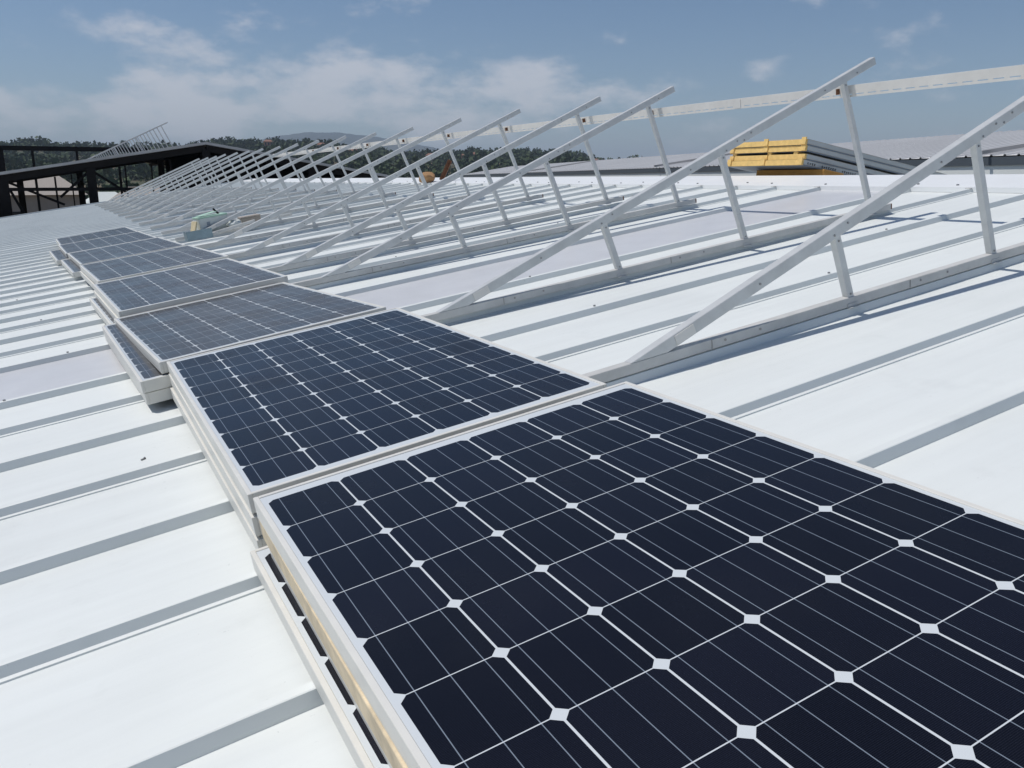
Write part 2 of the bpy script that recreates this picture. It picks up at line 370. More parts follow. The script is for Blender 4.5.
for (a, r, hgt, rx), lab in zip(SKY_TREES, TL):
    x, y = polar(r, a); z = hill_h(r, a)
    t = thing('tree', lab, 'tree', Matrix.Translation((x, y, z)), 'trees on the hill skyline')
    bm = bmesh.new()
    bmesh.ops.create_cone(bm, cap_ends=True, segments=7, radius1=0.35, radius2=0.12, depth=hgt*0.8, matrix=Matrix.Translation((0, 0, hgt*0.4)))
    for q in range(5):
        an = q*1.3; add_bar(bm, (0, 0, hgt*(0.35+0.08*q)), (math.cos(an)*rx*0.6, math.sin(an)*rx*0.6, hgt*(0.55+0.08*q)), 0.12, 0.12)
    obj('trunk', bm, M_BARK, t)
    v = crown_quads(420, 0, 0, hgt*0.62, rx*0.8, hgt*0.36, 0.55)
    mesh_obj('crown', v.tolist(), quads(len(v)), M_CROWN, t)

# houses on the hillside
def house(name, lab, x, y, z, wx, wy, hz, rz, wall, roof, group=None, nwin=3):
    t = thing(name, lab, 'house', Matrix.Translation((x, y, z)) @ Matrix.Rotation(rz, 4, 'Z'), group)
    bm = bmesh.new(); add_box(bm, -wx/2, wx/2, -wy/2, wy/2, -4, hz); obj('wall', bm, wall, t)
    bm = bmesh.new(); e = 0.5; rh = wy*0.28
    p = [(-wx/2-e,-wy/2-e,hz),(wx/2+e,-wy/2-e,hz),(wx/2+e,wy/2+e,hz),(-wx/2-e,wy/2+e,hz),(-wx/2+wy*0.3,0,hz+rh),(wx/2-wy*0.3,0,hz+rh)]
    q = [bm.verts.new(k) for k in p]
    for f in ((0,1,5,4),(1,2,5),(2,3,4,5),(3,0,4),(3,2,1,0)): bm.faces.new([q[i] for i in f])
    obj('roof', bm, roof, t)
    for i in range(nwin):
        cx = -wx/2 + wx*(i+0.5)/nwin
        bm = bmesh.new(); add_box(bm, cx-0.6, cx+0.6, -wy/2-0.06, -wy/2+0.05, hz*0.35, hz*0.8); obj('window', bm, M_WIN, t)
    return t
M_BRICK = mat('orange_brick', (0.42, 0.20, 0.11), 0.85, noise=(0.6, 0.12))
HL = ['orange house under trees on the skyline left of the blue mountain','small cream house on the ridge below the blue mountain','cream house on the slope left of the rusty beam','brick house high on the slope behind the fourth sloping rail','cream house lowest on the wooded slope','brick house nearest the skyline in the wooded middle','tall orange house just right of the dense grove','cream house on the low ridge second to the right of the dense grove','orange house on the low ridge between two cream houses','cream house at the right end of the low ridge','orange house on the ridge at the mountain\'s right shoulder']
for (a, r, k), lab in zip(HOUSES, HL):
    x, y = polar(r, a)
    house('hillside_house', lab, x, y, hill_h(r, a), rng.uniform(6, 9), 6, rng.uniform(4.0, 5.5), R_(-a)+rng.uniform(-.3, .3), M_BRICK if k == 'brick' else M_PLASTER, M_TILE, 'houses on the wooded hill')
# buildings in the yard seen under the dark roof
house('low_building', 'beige block building seen under the left of the dark roof', *polar(92, -0.9), GZ, 7, 8, 7.2, R_(0), M_CONC, M_BROWN, nwin=2)
house('white_building', 'small white roofed building seen behind the dark column', *polar(150, 2.7), GZ, 6, 6, 5.0, R_(4), M_WHITE, M_WHITE, nwin=3)
house('brown_building', 'low brown building seen right of the dark column', *polar(150, 5.2), GZ, 12, 8, 5.2, R_(-6), M_PLASTER, M_BROWN, nwin=4)

# ================================================================== THE ROOF WE STAND ON
wh = thing('warehouse', 'white ribbed metal roof of a long warehouse carrying the solar panels', 'building', Matrix.Translation((0, 0, GZ)))
wh.matrix_world = Matrix.Identity(4)
SKIP = {5}                                       # the skylight sheet spans ribs 4 to 6 with no rib between
def profile(k0, k1, ya, yb, skip=()):
    """ribbed section: list of (y, z)"""
    pts = [(ya, FLAT)]
    for k in range(k0, k1+1):
        if k in skip: continue
        y = ribY(k)
        if k % 2: pts += [(y-0.0185, FLAT), (y-0.0180, FLAT+0.004), (y-0.010, FLAT+0.006)]    # lap of the next sheet
        else: pts += [(y-0.009, FLAT)]
        pts += [(y-0.008, FLAT+0.0065), (y, CREST-0.0015), (y+0.003, CREST), (y+0.024, CREST), (y+0.028, CREST-0.003), (y+0.038, FLAT)]
    pts.append((yb, FLAT)); return pts
def sheet(name, pts, xs, m, parent, back=False):
    V = []; F = []
    for (y, z) in pts:
        for x in xs:
            if back:
                # mirrored slope beyond the ridge line
                p = RW(2*RIDGE_X-x, y, z); q = RW(RIDGE_X, y, z); V.append((2*q.x-p.x, y, p.z))
            else: V.append(tuple(RW(x, y, z)))
    nx = len(xs)
    for i in range(len(pts)-1):
        for j in range(nx-1): F.append((i*nx+j, i*nx+j+1, (i+1)*nx+j+1, (i+1)*nx+j))
    return mesh_obj(name, V, F, m, parent)
XS = [EAVE_X, -3.5, 0, RIDGE_X]
ya_s, yb_s = ribY(4)+0.031, ribY(6)-0.005
sheet('roof_sheet', profile(-9, 4, Y_NEAR-0.3, ya_s), XS, M_ROOF, wh)
sheet('roof_sheet', profile(6, 58, yb_s-0.004, Y_FAR), XS, M_ROOF, wh)
sk = sheet('skylight', [(ya_s-0.002, FLAT+0.003), (yb_s-0.001, FLAT+0.003)], [EAVE_X, 0, 4.36], M_SKYL, wh)
sk['label'] = 'pale lilac translucent skylight strip running up the roof'
sheet('roof_sheet', profile(-9, 58, Y_NEAR-0.3, Y_FAR), [RIDGE_X, RIDGE_X+5, RIDGE_X+11.3], M_ROOF, wh, back=True)
# ridge cap with a turned-down lip
def capsheet(back):
    pts = []
    V = []; F = []
    xs = [4.348, 4.352, RIDGE_X]; zs = [FLAT+0.002, CREST+0.006, CREST+0.010]
    ys = [Y_NEAR-0.3+ (Y_FAR-Y_NEAR+0.3)*i/30 for i in range(31)]
    for y in ys:
        for x, z in zip(xs, zs):
            p = RW(x, y, z)
            if back: q = RW(RIDGE_X, y, CREST+0.010); p = Vector((2*q.x-p.x, p.y, p.z))
            V.append(tuple(p))
    for i in range(30):
        for j in range(2): F.append((i*3+j, i*3+j+1, (i+1)*3+j+1, (i+1)*3+j))
    return mesh_obj('ridge_cap', V, F, M_FLASH, wh)
capsheet(False); capsheet(True)
# screws along the cap and down the ribs
def screw_bm(x, y):
    bm = bmesh.new(); p = RW(x, y, CREST+0.008)
    bmesh.ops.create_cone(bm, cap_ends=True, segments=8, radius1=0.011, radius2=0.009, depth=0.012, matrix=Matrix.Translation(p) @ RM)
    return bm
for k in range(-6, 30):
    obj('screw', screw_bm(4.43+0.03*((k*7) % 3), ribY(k)+0.013+0.15*((k*5) % 2)), M_BOLT, wh)
for (x, k) in ((-1.35, 6), (-1.62, 4), (1.9, 1), (0.9, 2), (2.9, 2), (1.1, 4), (1.9, 6), (0.95, 8), (2.4, 8), (-1.5, 9), (-1.7, 12)):
    bm = bmesh.new(); add_cyl(bm, (0, 0, 0), 0.006, 0.006, 'Z', 8)
    o = obj('screw', bm, M_BOLT, wh); o.matrix_world = roofM(x, ribY(k)+0.013, CREST+0.003)
# rib end caps where the ribs run under the ridge cap
V = []; F = []
for k in range(-6, 59):
    if k in SKIP: continue
    bm = bmesh.new(); add_box(bm, 4.325, 4.3475, ribY(k)-0.004, ribY(k)+0.034, CREST-0.004, CREST+0.004, 0, RM)
    obj('rib_closer', bm, M_BASE, wh)
# end flashing, eave gutter and walls
bm = bmesh.new(); add_box(bm, EAVE_X, RIDGE_X, Y_FAR-0.02, Y_FAR+0.38, FLAT-0.10, CREST+0.02, 0, RM); obj('end_flashing', bm, M_TRIM, wh)
bm = bmesh.new(); add_box(bm, EAVE_X-0.22, EAVE_X-0.002, Y_NEAR-0.3, Y_FAR, FLAT-0.2, FLAT-0.02, 0, RM); obj('gutter', bm, M_TRIM, wh)
e = RW(EAVE_X, 0, FLAT); r_ = RW(RIDGE_X, 0, FLAT); bx = 2*r_.x-RW(EAVE_X, 0, FLAT).x
bm = bmesh.new()
q = []
for y in (Y_NEAR-0.25, Y_FAR-0.05):
    q.append([bm.verts.new(p) for p in ((e.x+0.15, y, GZ-0.3), (e.x+0.15, y, e.z-0.06), (r_.x, y, r_.z-0.06), (bx-0.15, y, e.z-0.06), (bx-0.15, y, GZ-0.3))])
bm.faces.new(q[0]); bm.faces.new(q[1][::-1])
for i in (0, 3): bm.faces.new((q[0][i], q[0][i+1], q[1][i+1], q[1][i]))
obj('wall', bm, M_WALLW, wh)

# ================================================================== SOLAR PANELS
PW, PL, PT = 0.992, 1.665, 0.0485
def make_frame_bm():
    bm = bmesh.new(); lip = 0.0115
    # four butted profiles
    add_box(bm, -PW/2, -PW/2+lip, -PL/2, PL/2, -PT, 0)
    add_box(bm, PW/2-lip, PW/2, -PL/2, PL/2, -PT, 0)
    add_box(bm, -PW/2+lip+0.0002, PW/2-lip-0.0002, -PL/2, -PL/2+lip, -PT, 0)
    add_box(bm, -PW/2+lip+0.0002, PW/2-lip-0.0002, PL/2-lip, PL/2, -PT, 0)
    bev(bm, 0.0012)
    # groove line round the outer face and the inner return flange at the bottom
    fl = 0.028
    add_box(bm, -PW/2+lip+0.001, -PW/2+fl, -PL/2+lip+0.001, PL/2-lip-0.001, -PT+0.0005, -PT+0.003)
    add_box(bm, PW/2-fl, PW/2-lip-0.001, -PL/2+lip+0.001, PL/2-lip-0.001, -PT+0.0005, -PT+0.003)
    return bm
def make_glass_bm():
    bm = bmesh.new(); lip = 0.0112
    add_box(bm, -PW/2+lip, PW/2-lip, -PL/2+lip, PL/2-lip, -0.0075, -0.0022)
    return bm
def make_panel(lab, cells, framem, M):
    t = thing('solar_panel', lab, 'solar panel', M, 'solar panels stacked along the roof')
    obj('frame', make_frame_bm(), framem, t); obj('cell_sheet', make_glass_bm(), cells, t)
    bm = bmesh.new(); add_box(bm, -0.06, 0.06, PL/2-0.2, PL/2-0.1, -0.03, -0.009); obj('junction_box', bm, M_DARK, t)
    return t
def panelM(x, y, z, yaw=0., pit=0., roll=0.):
    """x,y,z: the panel's near left corner of the top edge"""
    return roofM(x, y, z, yaw, pit, roll) @ Matrix.Translation((PW/2, PL/2, 0))
protos = {}
def put_panel(kind, lab, M):
    if kind not in protos:
        c, f = {'clean': (M_CELL, M_FRAME), 'sheen_grey': (M_CELL_SHEEN, M_FRAME), 'kraft': (M_CELL_SHEEN, M_KRAFT)}[kind]
        protos[kind] = make_panel(lab, c, f, M); return protos[kind]
    return copy_tree(protos[kind], M, lab)
ST = [
 # kind, x, y, z(top), yaw, pitch, label
 ('clean', -0.9715, -1.4665, 0.0, 0, 0, 'top solar panel of the nearest stack, cut off by the lower right of the picture'),
 ('kraft', -0.981, -1.470, -0.0495, -0.006, 0, 'solar panel of the nearest stack with a yellowish stained frame edge'),
 ('clean', -0.971, -1.472, -0.0985, -0.004, 0, 'solar panel of the nearest stack just below the yellowish edge, hidden in its shadow'),
 ('clean', -0.995, -1.4100, -0.1465, 0.003, 0, 'bottom solar panel of the nearest stack, sticking out to the left under the yellowish edge'),
 ('clean', -0.970, 0.300, -0.030, -0.002, -0.004, 'top solar panel of the second nearest stack, dark blue cells fully in view'),
 ('clean', -0.974, 0.297, -0.0865, -0.002, 0, 'middle solar panel of the second nearest stack, only its left frame edge showing'),
 ('clean', -0.976, 0.294, -0.1430, 0.002, 0, 'bottom solar panel of the second nearest stack, resting on the roof ribs'),
 ('sheen_grey', -0.9936, 1.9850, -0.038, 0.052, -0.026, 'top solar panel of the third stack, greyish and dipping away from the camera'),
 ('sheen_grey', -1.080, 1.965, -0.0930, 0.042, -0.006, 'solar panel shifted out to the left beneath the top of the third stack'),
 ('sheen_grey', -1.076, 1.970, -0.1455, 0.044, 0.0, 'bottom solar panel of the third stack, under the one shifted to the left'),
 ('sheen_grey', -1.046, 3.6700, -0.052, 0.046, -0.003, 'top solar panel of the fourth stack with its near frame edge raised clear'),
 ('sheen_grey', -1.055, 3.680, -0.103, 0.046, 0, 'middle solar panel of the fourth stack, under the raised near edge'),
 ('sheen_grey', -1.090, 3.600, -0.1455, 0.05, 0, 'bottom solar panel of the fourth stack, showing at its left corner'),
 ('sheen_grey', -1.082, 5.540, -0.066, 0.054, -0.003, 'top solar panel of the fifth stack, next to the third sloping rail foot'),
 ('sheen_grey', -1.095, 5.535, -0.122, 0.054, 0, 'lower solar panel of the fifth stack, left frame edge showing'),
 ('sheen_grey', -1.163, 7.560, -0.096, 0.058, 0, 'top solar panel of the sixth stack, third from the far end'),
 ('sheen_grey', -1.25, 7.40, -0.1465, 0.055, 0, 'lower solar panel of the sixth stack, sticking out beyond its left edge'),
 ('sheen_grey', -1.276, 9.260, -0.098, 0.043, -0.001, 'top solar panel of the seventh stack, second from the far end'),
 ('sheen_grey', -1.385, 9.10, -0.1465, 0.05, 0, 'lower solar panel of the seventh stack, its dark face showing at the left'),
 ('sheen_grey', -1.334, 11.150, -0.118, 0.032, -0.004, 'solar panel at the far end of the line of stacks'),
]
# lower layers must clear the ones above and rest on the ribs
for k, x, y, z, yaw, pit, lab in ST:
    z = max(z, CREST+PT+0.002)
    put_panel(k, lab, panelM(x, y, z, yaw, pit))

# ================================================================== MOUNTING FRAMES
BT = 0.042                                         # base rail height
ANG = R_(16.45); SL = math.tan(ANG); RH = 0.046
def make_mount(lab, M):
    """triangular frame on a base rail; local X up the slope, origin on the rib crest under the toe"""
    t = thing('mounting_frame', lab, 'mounting frame', M, 'triangular mounting frames along the roof')
    bm = bmesh.new(); add_box(bm, -0.21, 3.20, -0.020, 0.020, 0.004, BT); bev(bm, 0.0018)
    br = obj('base_rail', bm, M_BASE, t)
    for x0 in (0.36, 1.42):
        bm = bmesh.new(); add_box(bm, x0, x0+0.30, -0.0222, -0.0205, 0.007, BT-0.002); add_box(bm, x0-0.004, x0-0.001, -0.0209, -0.0203, 0.005, BT-0.001, 1)
        for q in (0.06, 0.23): add_cyl(bm, (x0+q, -0.0230, 0.026), 0.005, 0.003, 'Y', 8, 1)
        obj('splice_plate', bm, [M_BASE, M_BOLT], br)
    bm = bmesh.new(); add_box(bm, 3.201, 3.212, -0.018, 0.018, 0.006, BT-0.002); obj('end_cap', bm, M_RUST, br)
    # sloping rail, its toe sawn level to sit on the base rail
    c, s = math.cos(ANG), math.sin(ANG); ln = 3.19
    prof = [(0, BT+0.0005), (RH/s, BT+0.0005), (ln*c+RH*s, BT+ln*s-RH*c), (ln*c, BT+ln*s)]
    bm = bmesh.new()
    a = [bm.verts.new((x, -0.020, z)) for x, z in prof]; b = [bm.verts.new((x, 0.020, z)) for x, z in prof]
    bm.faces.new(a); bm.faces.new(b[::-1])
    for i in range(4): bm.faces.new((a[i], b[i], b[(i+1) % 4], a[(i+1) % 4]))
    bev(bm, 0.0018)
    def on(q, off=0.024): return (q*c+off*s, BT+q*s-off*c)          # point on the rail's side
    for q, off in ((0.62, .024), (1.02, .030), (1.10, .016), (1.66, .024), (1.93, .034), (2.02, .018), (2.07, .034), (2.13, .016), (2.74, .024), (3.02, .03)):
        x, z = on(q, off); add_cyl(bm, (x, -0.0212, z), 0.0045, 0.003, 'Y', 8, 1)
    sr = obj('sloping_rail', bm, [M_RAIL, M_BOLT], t)
    x0, z0 = on(0.20, 0.023); x1, z1 = on(0.29, 0.023)
    bm = bmesh.new(); add_bar(bm, (x0, -0.0215, z0), (x1, -0.0215, z1), 0.003, 0.036); obj('bracket', bm, M_PURLIN, sr)
    for xf in (1.08, 1.975, 3.03):
        lean = 0.285; z0 = BT
        # head meets the rail's underside: z = BT - RH/c + x*SL
        zt = (BT-RH/c+(xf+lean*z0)*SL)/(1+lean*SL); xt = xf-lean*(zt-z0)
        bm = bmesh.new(); add_bar(bm, (xf, 0, z0-0.003), (xt, 0, zt+0.006), 0.030, 0.032, up=(1, 0, 0)); bev(bm, 0.0015)
        add_cyl(bm, (xf-0.003, -0.0160, z0+0.012), 0.0045, 0.004, 'Y', 8, 1); add_cyl(bm, (xt+0.006, -0.0160, zt-0.016), 0.0045, 0.004, 'Y', 8, 1)
        obj('post', bm, [M_RAIL, M_BOLT], t)
        bm = bmesh.new(); add_box(bm, xf-0.028, xf+0.028, -0.034, -0.0206, 0.0005, 0.0035); add_box(bm, xf-0.028, xf+0.028, -0.0226, -0.0206, 0.0035, 0.018)
        obj('foot_bracket', bm, M_BASE, t)
    return t
ORD = ['nearest', 'second nearest', 'third nearest', 'fourth nearest', 'fifth nearest', 'sixth nearest', 'seventh nearest', 'eighth nearest', 'ninth nearest', 'tenth nearest', 'eleventh nearest']
ks = [0, 3, 7, 9] + [9+3*i for i in range(1, 16)]
mount0 = None
nM = len(ks)
for i, k in enumerate(ks):
    if i == 0: lab = 'nearest triangular white mounting frame, its sloping rail running out of the right edge'
    elif i == 1: lab = 'second nearest triangular frame, its raised rail end standing tallest against the sky'
    elif i == 2: lab = 'third nearest triangular frame, just beyond the lilac skylight strip'
    elif i < 11: lab = ORD[i] + ' triangular white mounting frame in the row along the roof'
    else:
        e = nM-1-i
        lab = ('farthest' if e == 0 else ['', 'second', 'third', 'fourth', 'fifth', 'sixth', 'seventh', 'eighth', 'ninth'][e] + ' farthest') + ' triangular mounting frame in the crowded end of the row'
    dx = -0.0 if i < 4 else -0.012*(i-3)
    Mx = roofM(0.395 if i == 0 else 0.295+0.012*((i*7) % 3-1)-(0.05+0.0135*(ribY(k)-2) if i > 1 else 0), ribY(k)+(0.020 if i == 0 else -0.006 if i == 1 else 0.012), CREST)
    if i > 0: Mx = Mx @ Matrix.Rotation(random.uniform(-.005, .005), 4, 'Z') @ Matrix.Rotation(random.uniform(-.008, .008), 4, 'X') @ Matrix.Rotation(random.uniform(-.004, .004), 4, 'Y')
    if mount0 is None: mount0 = make_mount(lab, Mx)
    else: copy_tree(mount0, Mx, lab)
# long perforated purlin tying the frames' rear posts together
pt = thing('purlin', 'long white perforated beam tying the tall rear posts of the frames together', 'beam', roofM(0.02, 0, 0, 0.0105))
bm = bmesh.new()
xp, zp = 3.155, 0.570
def pj(y): return xp+0.0*y, zp + max(0, 0)
# C section: web with slots, top and bottom flanges
ys = -3.0; ye = 17.0
ww = 0.066
add_box(bm, xp, xp+0.0025, ys, ye, zp-ww/2+0.018, zp+ww/2-0.0015)
add_box(bm, xp-0.0, xp+0.040, ys, ye, zp+ww/2-0.0015, zp+ww/2+0.001)
add_box(bm, xp-0.0, xp+0.040, ys, ye, zp-ww/2-0.001, zp-ww/2+0.0015)
# lower web strip cut into slots
y = ys
add_box(bm, xp, xp+0.0025, ys, ye, zp-ww/2+0.0015, zp-ww/2+0.013)
while y < ye:
    add_box(bm, xp, xp+0.0025, y, min(y+0.028, ye), zp-ww/2+0.013, zp-ww/2+0.018); y += 0.085
obj('channel', bm, M_PURLIN, pt)
for y in (0.95, 3.1, 6.6, 9.9):
    bm = bmesh.new(); add_box(bm, xp-0.003, xp-0.0004, y-0.03, y+0.03, zp-ww/2+0.004, zp+ww/2-0.004); obj('joint_plate', bm, M_PURLIN, pt)
for k in ks[:10]:
    bm = bmesh.new(); add_box(bm, xp-0.030, xp-0.001, ribY(k)+0.028, ribY(k)+0.032, zp-0.012, zp+0.022); obj('angle_cleat', bm, M_RUST, pt)

# ================================================================== THINGS LYING ON THE ROOF
# sandwich panels stacked on the far slope, ends towards us
RB = Matrix.Translation(RW(RIDGE_X, 0, 0)) @ Matrix.Rotation(BETA, 4, 'Y')     # frame of the far slope
def sandwich(lab, x0, y0, z0, ln, flip):
    t = thing('sandwich_panel', lab, 'roof panel', RB @ Matrix.Translation((x0, y0, z0)), 'foam roof panels stacked past the ridge')
    wd, th = 1.03, 0.054
    bm = bmesh.new(); add_box(bm, 0, ln, 0, wd, 0.002, th-0.002)
    # nibbled foam end
    for y in (0.0, 0.49, 0.97): add_box(bm, -0.012, -0.0002, y+0.002, y+0.055, 0.004, th-0.004+ (0.02 if not flip else 0.0))
    if flip:
        add_box(bm, 0.001, ln, 0.11, 0.16, th-0.001, th+0.022); add_box(bm, 0.001, ln, 0.455, 0.505, th-0.001, th+0.022); add_box(bm, 0.001, ln, 0.95, 1.00, th-0.001, th+0.022)
    obj('foam_core', bm, M_FOAM, t)
    bm = bmesh.new(); add_box(bm, 0.012, ln+0.01, -0.0025, wd+0.0025, th-0.0018, th+0.0005); add_box(bm, 0.012, ln+0.01, -0.004, -0.0004, 0.012, th-0.004)
    obj('steel_skin', bm, M_SKIN, t)
    bm = bmesh.new(); add_box(bm, 0.012, ln+0.008, -0.0032, -0.0002, -0.0005, 0.010); add_box(bm, 0.012, ln+0.008, 0.0005, wd, -0.0005, 0.0018); obj('lower_skin', bm, M_SKINB, t)
    return t
bz0 = CREST+0.130
zz = [bz0, bz0+0.0565, bz0+0.133, bz0+0.1895]
for i, (z, lab) in enumerate(zip(zz, ('bottom foam roof panel of the stack past the ridge, printed along its side', 'second lowest foam roof panel of the stack, under the dark gap', 'second highest foam roof panel of the stack, above the dark gap', 'topmost yellow edged foam roof panel of the stack past the ridge'))):
    t = sandwich(lab, 0.15+0.012*((i*5) % 3), 4.38, z, 3.4+0.05*(i % 2), i == 1)
    if i == 0:
        x = 0.06
        for wl in (4, 7, 7, 5):
            bm = bmesh.new()
            for c_ in range(wl):
                hh = random.choice((0.020, 0.020, 0.016)); add_box(bm, x, x+0.012, -0.0052, -0.0045, 0.016, 0.016+hh)
                if random.random() < 0.6: add_box(bm, x+0.012, x+0.020, -0.0052, -0.0045, 0.016+hh-0.005, 0.016+hh)
                if random.random() < 0.5: add_box(bm, x+0.012, x+0.019, -0.0052, -0.0045, 0.016, 0.021)
                x += 0.030
            x += 0.075
            obj('printed_word', bm, M_PRINT, t)
t = thing('foam_bearer', 'brown foam offcut under the stack of yellow roof panels', 'offcut', RB @ Matrix.Translation((0.34, 4.22, CREST)))
bm = bmesh.new(); add_box(bm, 0.0, 0.28, 0.06, 0.95, 0.0, 0.122); bev(bm, 0.006); obj('block', bm, M_FOAMB, t)

# carton of fixings and scraps by the fourth frame
def boxthing(name, lab, cat, M, size, m, lidm=None, flaps=False):
    t = thing(name, lab, cat, M); x, y, z = size
    bm = bmesh.new(); add_box(bm, 0, x, 0, y, 0, z); bev(bm, 0.004); obj('body', bm, m, t)
    if lidm:
        bm = bmesh.new(); add_box(bm, -0.004, x+0.004, -0.004, y+0.004, z+0.0005, z+0.02); bev(bm, 0.003); obj('lid', bm, lidm, t)
    if flaps:
        bm = bmesh.new(); add_bar(bm, (0.02, y*0.3, z+0.03), (x*0.7, y*0.5, z+0.055), y*0.5, 0.004); obj('flap', bm, lidm, t)
    return t
bx = boxthing('carton', 'white carton with a green lid and open flap, standing on the roof beside the panels', 'carton', roofM(0.24, 9.45, CREST+0.03, R_(8)), (0.36, 0.24, 0.18), M_WHITE, M_GREEN, True)
bm = bmesh.new(); add_box(bm, 0.09, 0.13, -0.0035, -0.001, 0.09, 0.13); add_box(bm, 0.08, 0.14, -0.0035, -0.001, 0.075, 0.084); obj('print_mark', bm, M_TRIM, bx)
bm = bmesh.new(); add_bar(bm, (0.30, 0.12, 0.19), (0.24, 0.12, 0.27), 0.02, 0.02); obj('strap', bm, M_DARK, bx)
t = thing('foam_board', 'cream board leaning against the left end of the green lidded carton', 'board', roofM(0.13, 9.38, CREST+0.02, R_(10)))
bm = bmesh.new(); add_bar(bm, (0.02, 0.1, 0), (0.085, 0.1, 0.17), 0.18, 0.015, up=(1, 0, 0)); bev(bm, 0.003); obj('board', bm, M_CREAM, t)
t = thing('metal_tray', 'blue grey metal tray lying in front of the carton', 'tray', roofM(0.02, 9.08, CREST+0.002, R_(4)))
bm = bmesh.new(); add_box(bm, 0, 0.30, 0, 0.004, 0, 0.11); add_box(bm, 0, 0.30, 0.0042, 0.16, 0, 0.004); add_box(bm, 0, 0.004, 0.0042, 0.16, 0.0042, 0.11); add_box(bm, 0.296, 0.30, 0.0042, 0.16, 0.0042, 0.09); obj('tray', bm, M_BLUEG, t)
t = boxthing('cardboard_box', 'low brown cardboard box right of the green lidded carton', 'box', roofM(0.76, 9.55, CREST+0.03, R_(6)), (0.25, 0.14, 0.09), M_BROWN, M_BROWN)
t = thing('plastic_bag', 'crumpled white bag between the carton and the brown box', 'bag', roofM(0.65, 9.45, CREST+0.03))
bm = bmesh.new(); bmesh.ops.create_icosphere(bm, subdivisions=3, radius=0.09)
for v in bm.verts: v.co *= 1+0.22*math.sin(v.co.x*61+v.co.y*37)*math.sin(v.co.z*53+1); v.co.z = v.co.z*0.6+0.05
obj('bag', bm, M_WHITE, t, smooth=True)
for i, (x, y, yaw, ln, lab) in enumerate(((0.16, 9.22, 9, 0.75, 'short grey rail offcut lying right in front of the carton'), (0.32, 9.28, -14, 0.55, 'short grey rail offcut leaning across the front of the carton'), (0.75, 10.1, 4, 0.8, 'grey rail offcut lying behind the brown cardboard box'))):
    t = thing('rail_offcut', lab, 'offcut', roofM(x, y, CREST+0.006, R_(yaw)), 'rail offcuts lying by the carton')
    bm = bmesh.new(); add_box(bm, 0, ln, 0, 0.04, 0, 0.035, 0, Matrix.Rotation(R_(-8 if i == 1 else 0), 4, 'Y')); bev(bm, 0.002); obj('rail', bm, M_BASE, t)
t = thing('loose_bolt', 'tiny grey bolt lying on the bare roof left of the second nearest panel stack', 'bolt', roofM(-1.152, 1.390, FLAT+0.0032, R_(30)))
bm = bmesh.new(); add_cyl(bm, (0, 0, 0), 0.0026, 0.013, 'X', 8); obj('shank', bm, M_BOLT, t)
bm = bmesh.new(); add_cyl(bm, (0.0082, 0, 0), 0.0046, 0.0034, 'X', 6); obj('head', bm, M_BOLT, t)
# rusty section and sack by the ridge
t = thing('rusty_beam', 'short rusty steel section propped up by the ridge beyond the frames', 'beam', roofM(4.44, 11.6, CREST+0.01))
bm = bmesh.new(); add_bar(bm, (0, 0, 0), (0.17, -0.1, 0.30), 0.10, 0.012); add_bar(bm, (-0.02, 0, 0.03), (0.15, -0.1, 0.33), 0.012, 0.07); obj('section', bm, M_RUST, t)
t = thing('tan_sack', 'tan sack lying at the foot of the rusty section by the ridge', 'sack', roofM(4.38, 12.1, CREST+0.01))
bm = bmesh.new(); bmesh.ops.create_icosphere(bm, subdivisions=3, radius=0.135)
for v in bm.verts: v.co.y *= 1.4; v.co.z = max(-0.07, v.co.z*0.55+0.03*math.sin(v.co.x*30+v.co.y*22)); v.co.z += 0.075
obj('sack', bm, M_SACK, t, smooth=True)

# ================================================================== DARK STEEL BUILDING BEYOND THE END OF THE ROOF
dk = thing('unfinished_building', 'dark open steel building with a low gable roof beyond the end of the white roof', 'building', Matrix.Identity(4))
RXx, RZz, SLP = 3.62, 1.83, 0.166
YA, YB = 31.0, 62.0
def dz(x): return RZz - abs(x-RXx)*SLP
XL, XR = -9.0, 12.2
for (xa, xb) in ((XL, RXx), (RXx, XR)):
    bm = bmesh.new()
    v = [bm.verts.new(p) for p in ((xa, YA-0.25, dz(xa)), (xb, YA-0.25, dz(xb)), (xb, YB, dz(xb)), (xa, YB, dz(xa)), (xa, YA-0.25, dz(xa)-0.09), (xb, YA-0.25, dz(xb)-0.09), (xb, YB, dz(xb)-0.09), (xa, YB, dz(xa)-0.09))]
    for f in ((0,1,2,3),(7,6,5,4),(0,4,5,1),(1,5,6,2),(2,6,7,3),(3,7,4,0)): bm.faces.new([v[i] for i in f])
    obj('roof_deck', bm, M_DECK, dk)
for (xa, xb) in ((XL, RXx-0.02), (RXx+0.02, XR)):
    for yy in (YA, YA+7.5, YA+15, YA+22.5):
        bm = bmesh.new(); add_bar(bm, (xa, yy, dz(xa)-0.21), (xb, yy, dz(xb)-0.21), 0.14, 0.22); obj('rafter', bm, M_DARK, dk)
for x in (-2.75, -0.15, 3.62, 7.4, 11.2):
    for yy in (YA+0.02, YA+15.02):
        bm = bmesh.new(); add_box(bm, x-0.14, x+0.14, yy-0.12, yy+0.12, GZ-0.05, dz(x)-0.30); obj('column', bm, M_DARK, dk)
for (x, q) in ((-5.5, .4), (-3.5, .25), (-1.25, .06), (0.95, .05), (1.8, .05), (2.45, .05), (-.75, .04)):
    bm = bmesh.new(); add_box(bm, x-q/2, x+q/2, YA+0.35, YA+0.4, GZ-0.05, dz(x)-0.4); obj('hanger', bm, M_DARK, dk)
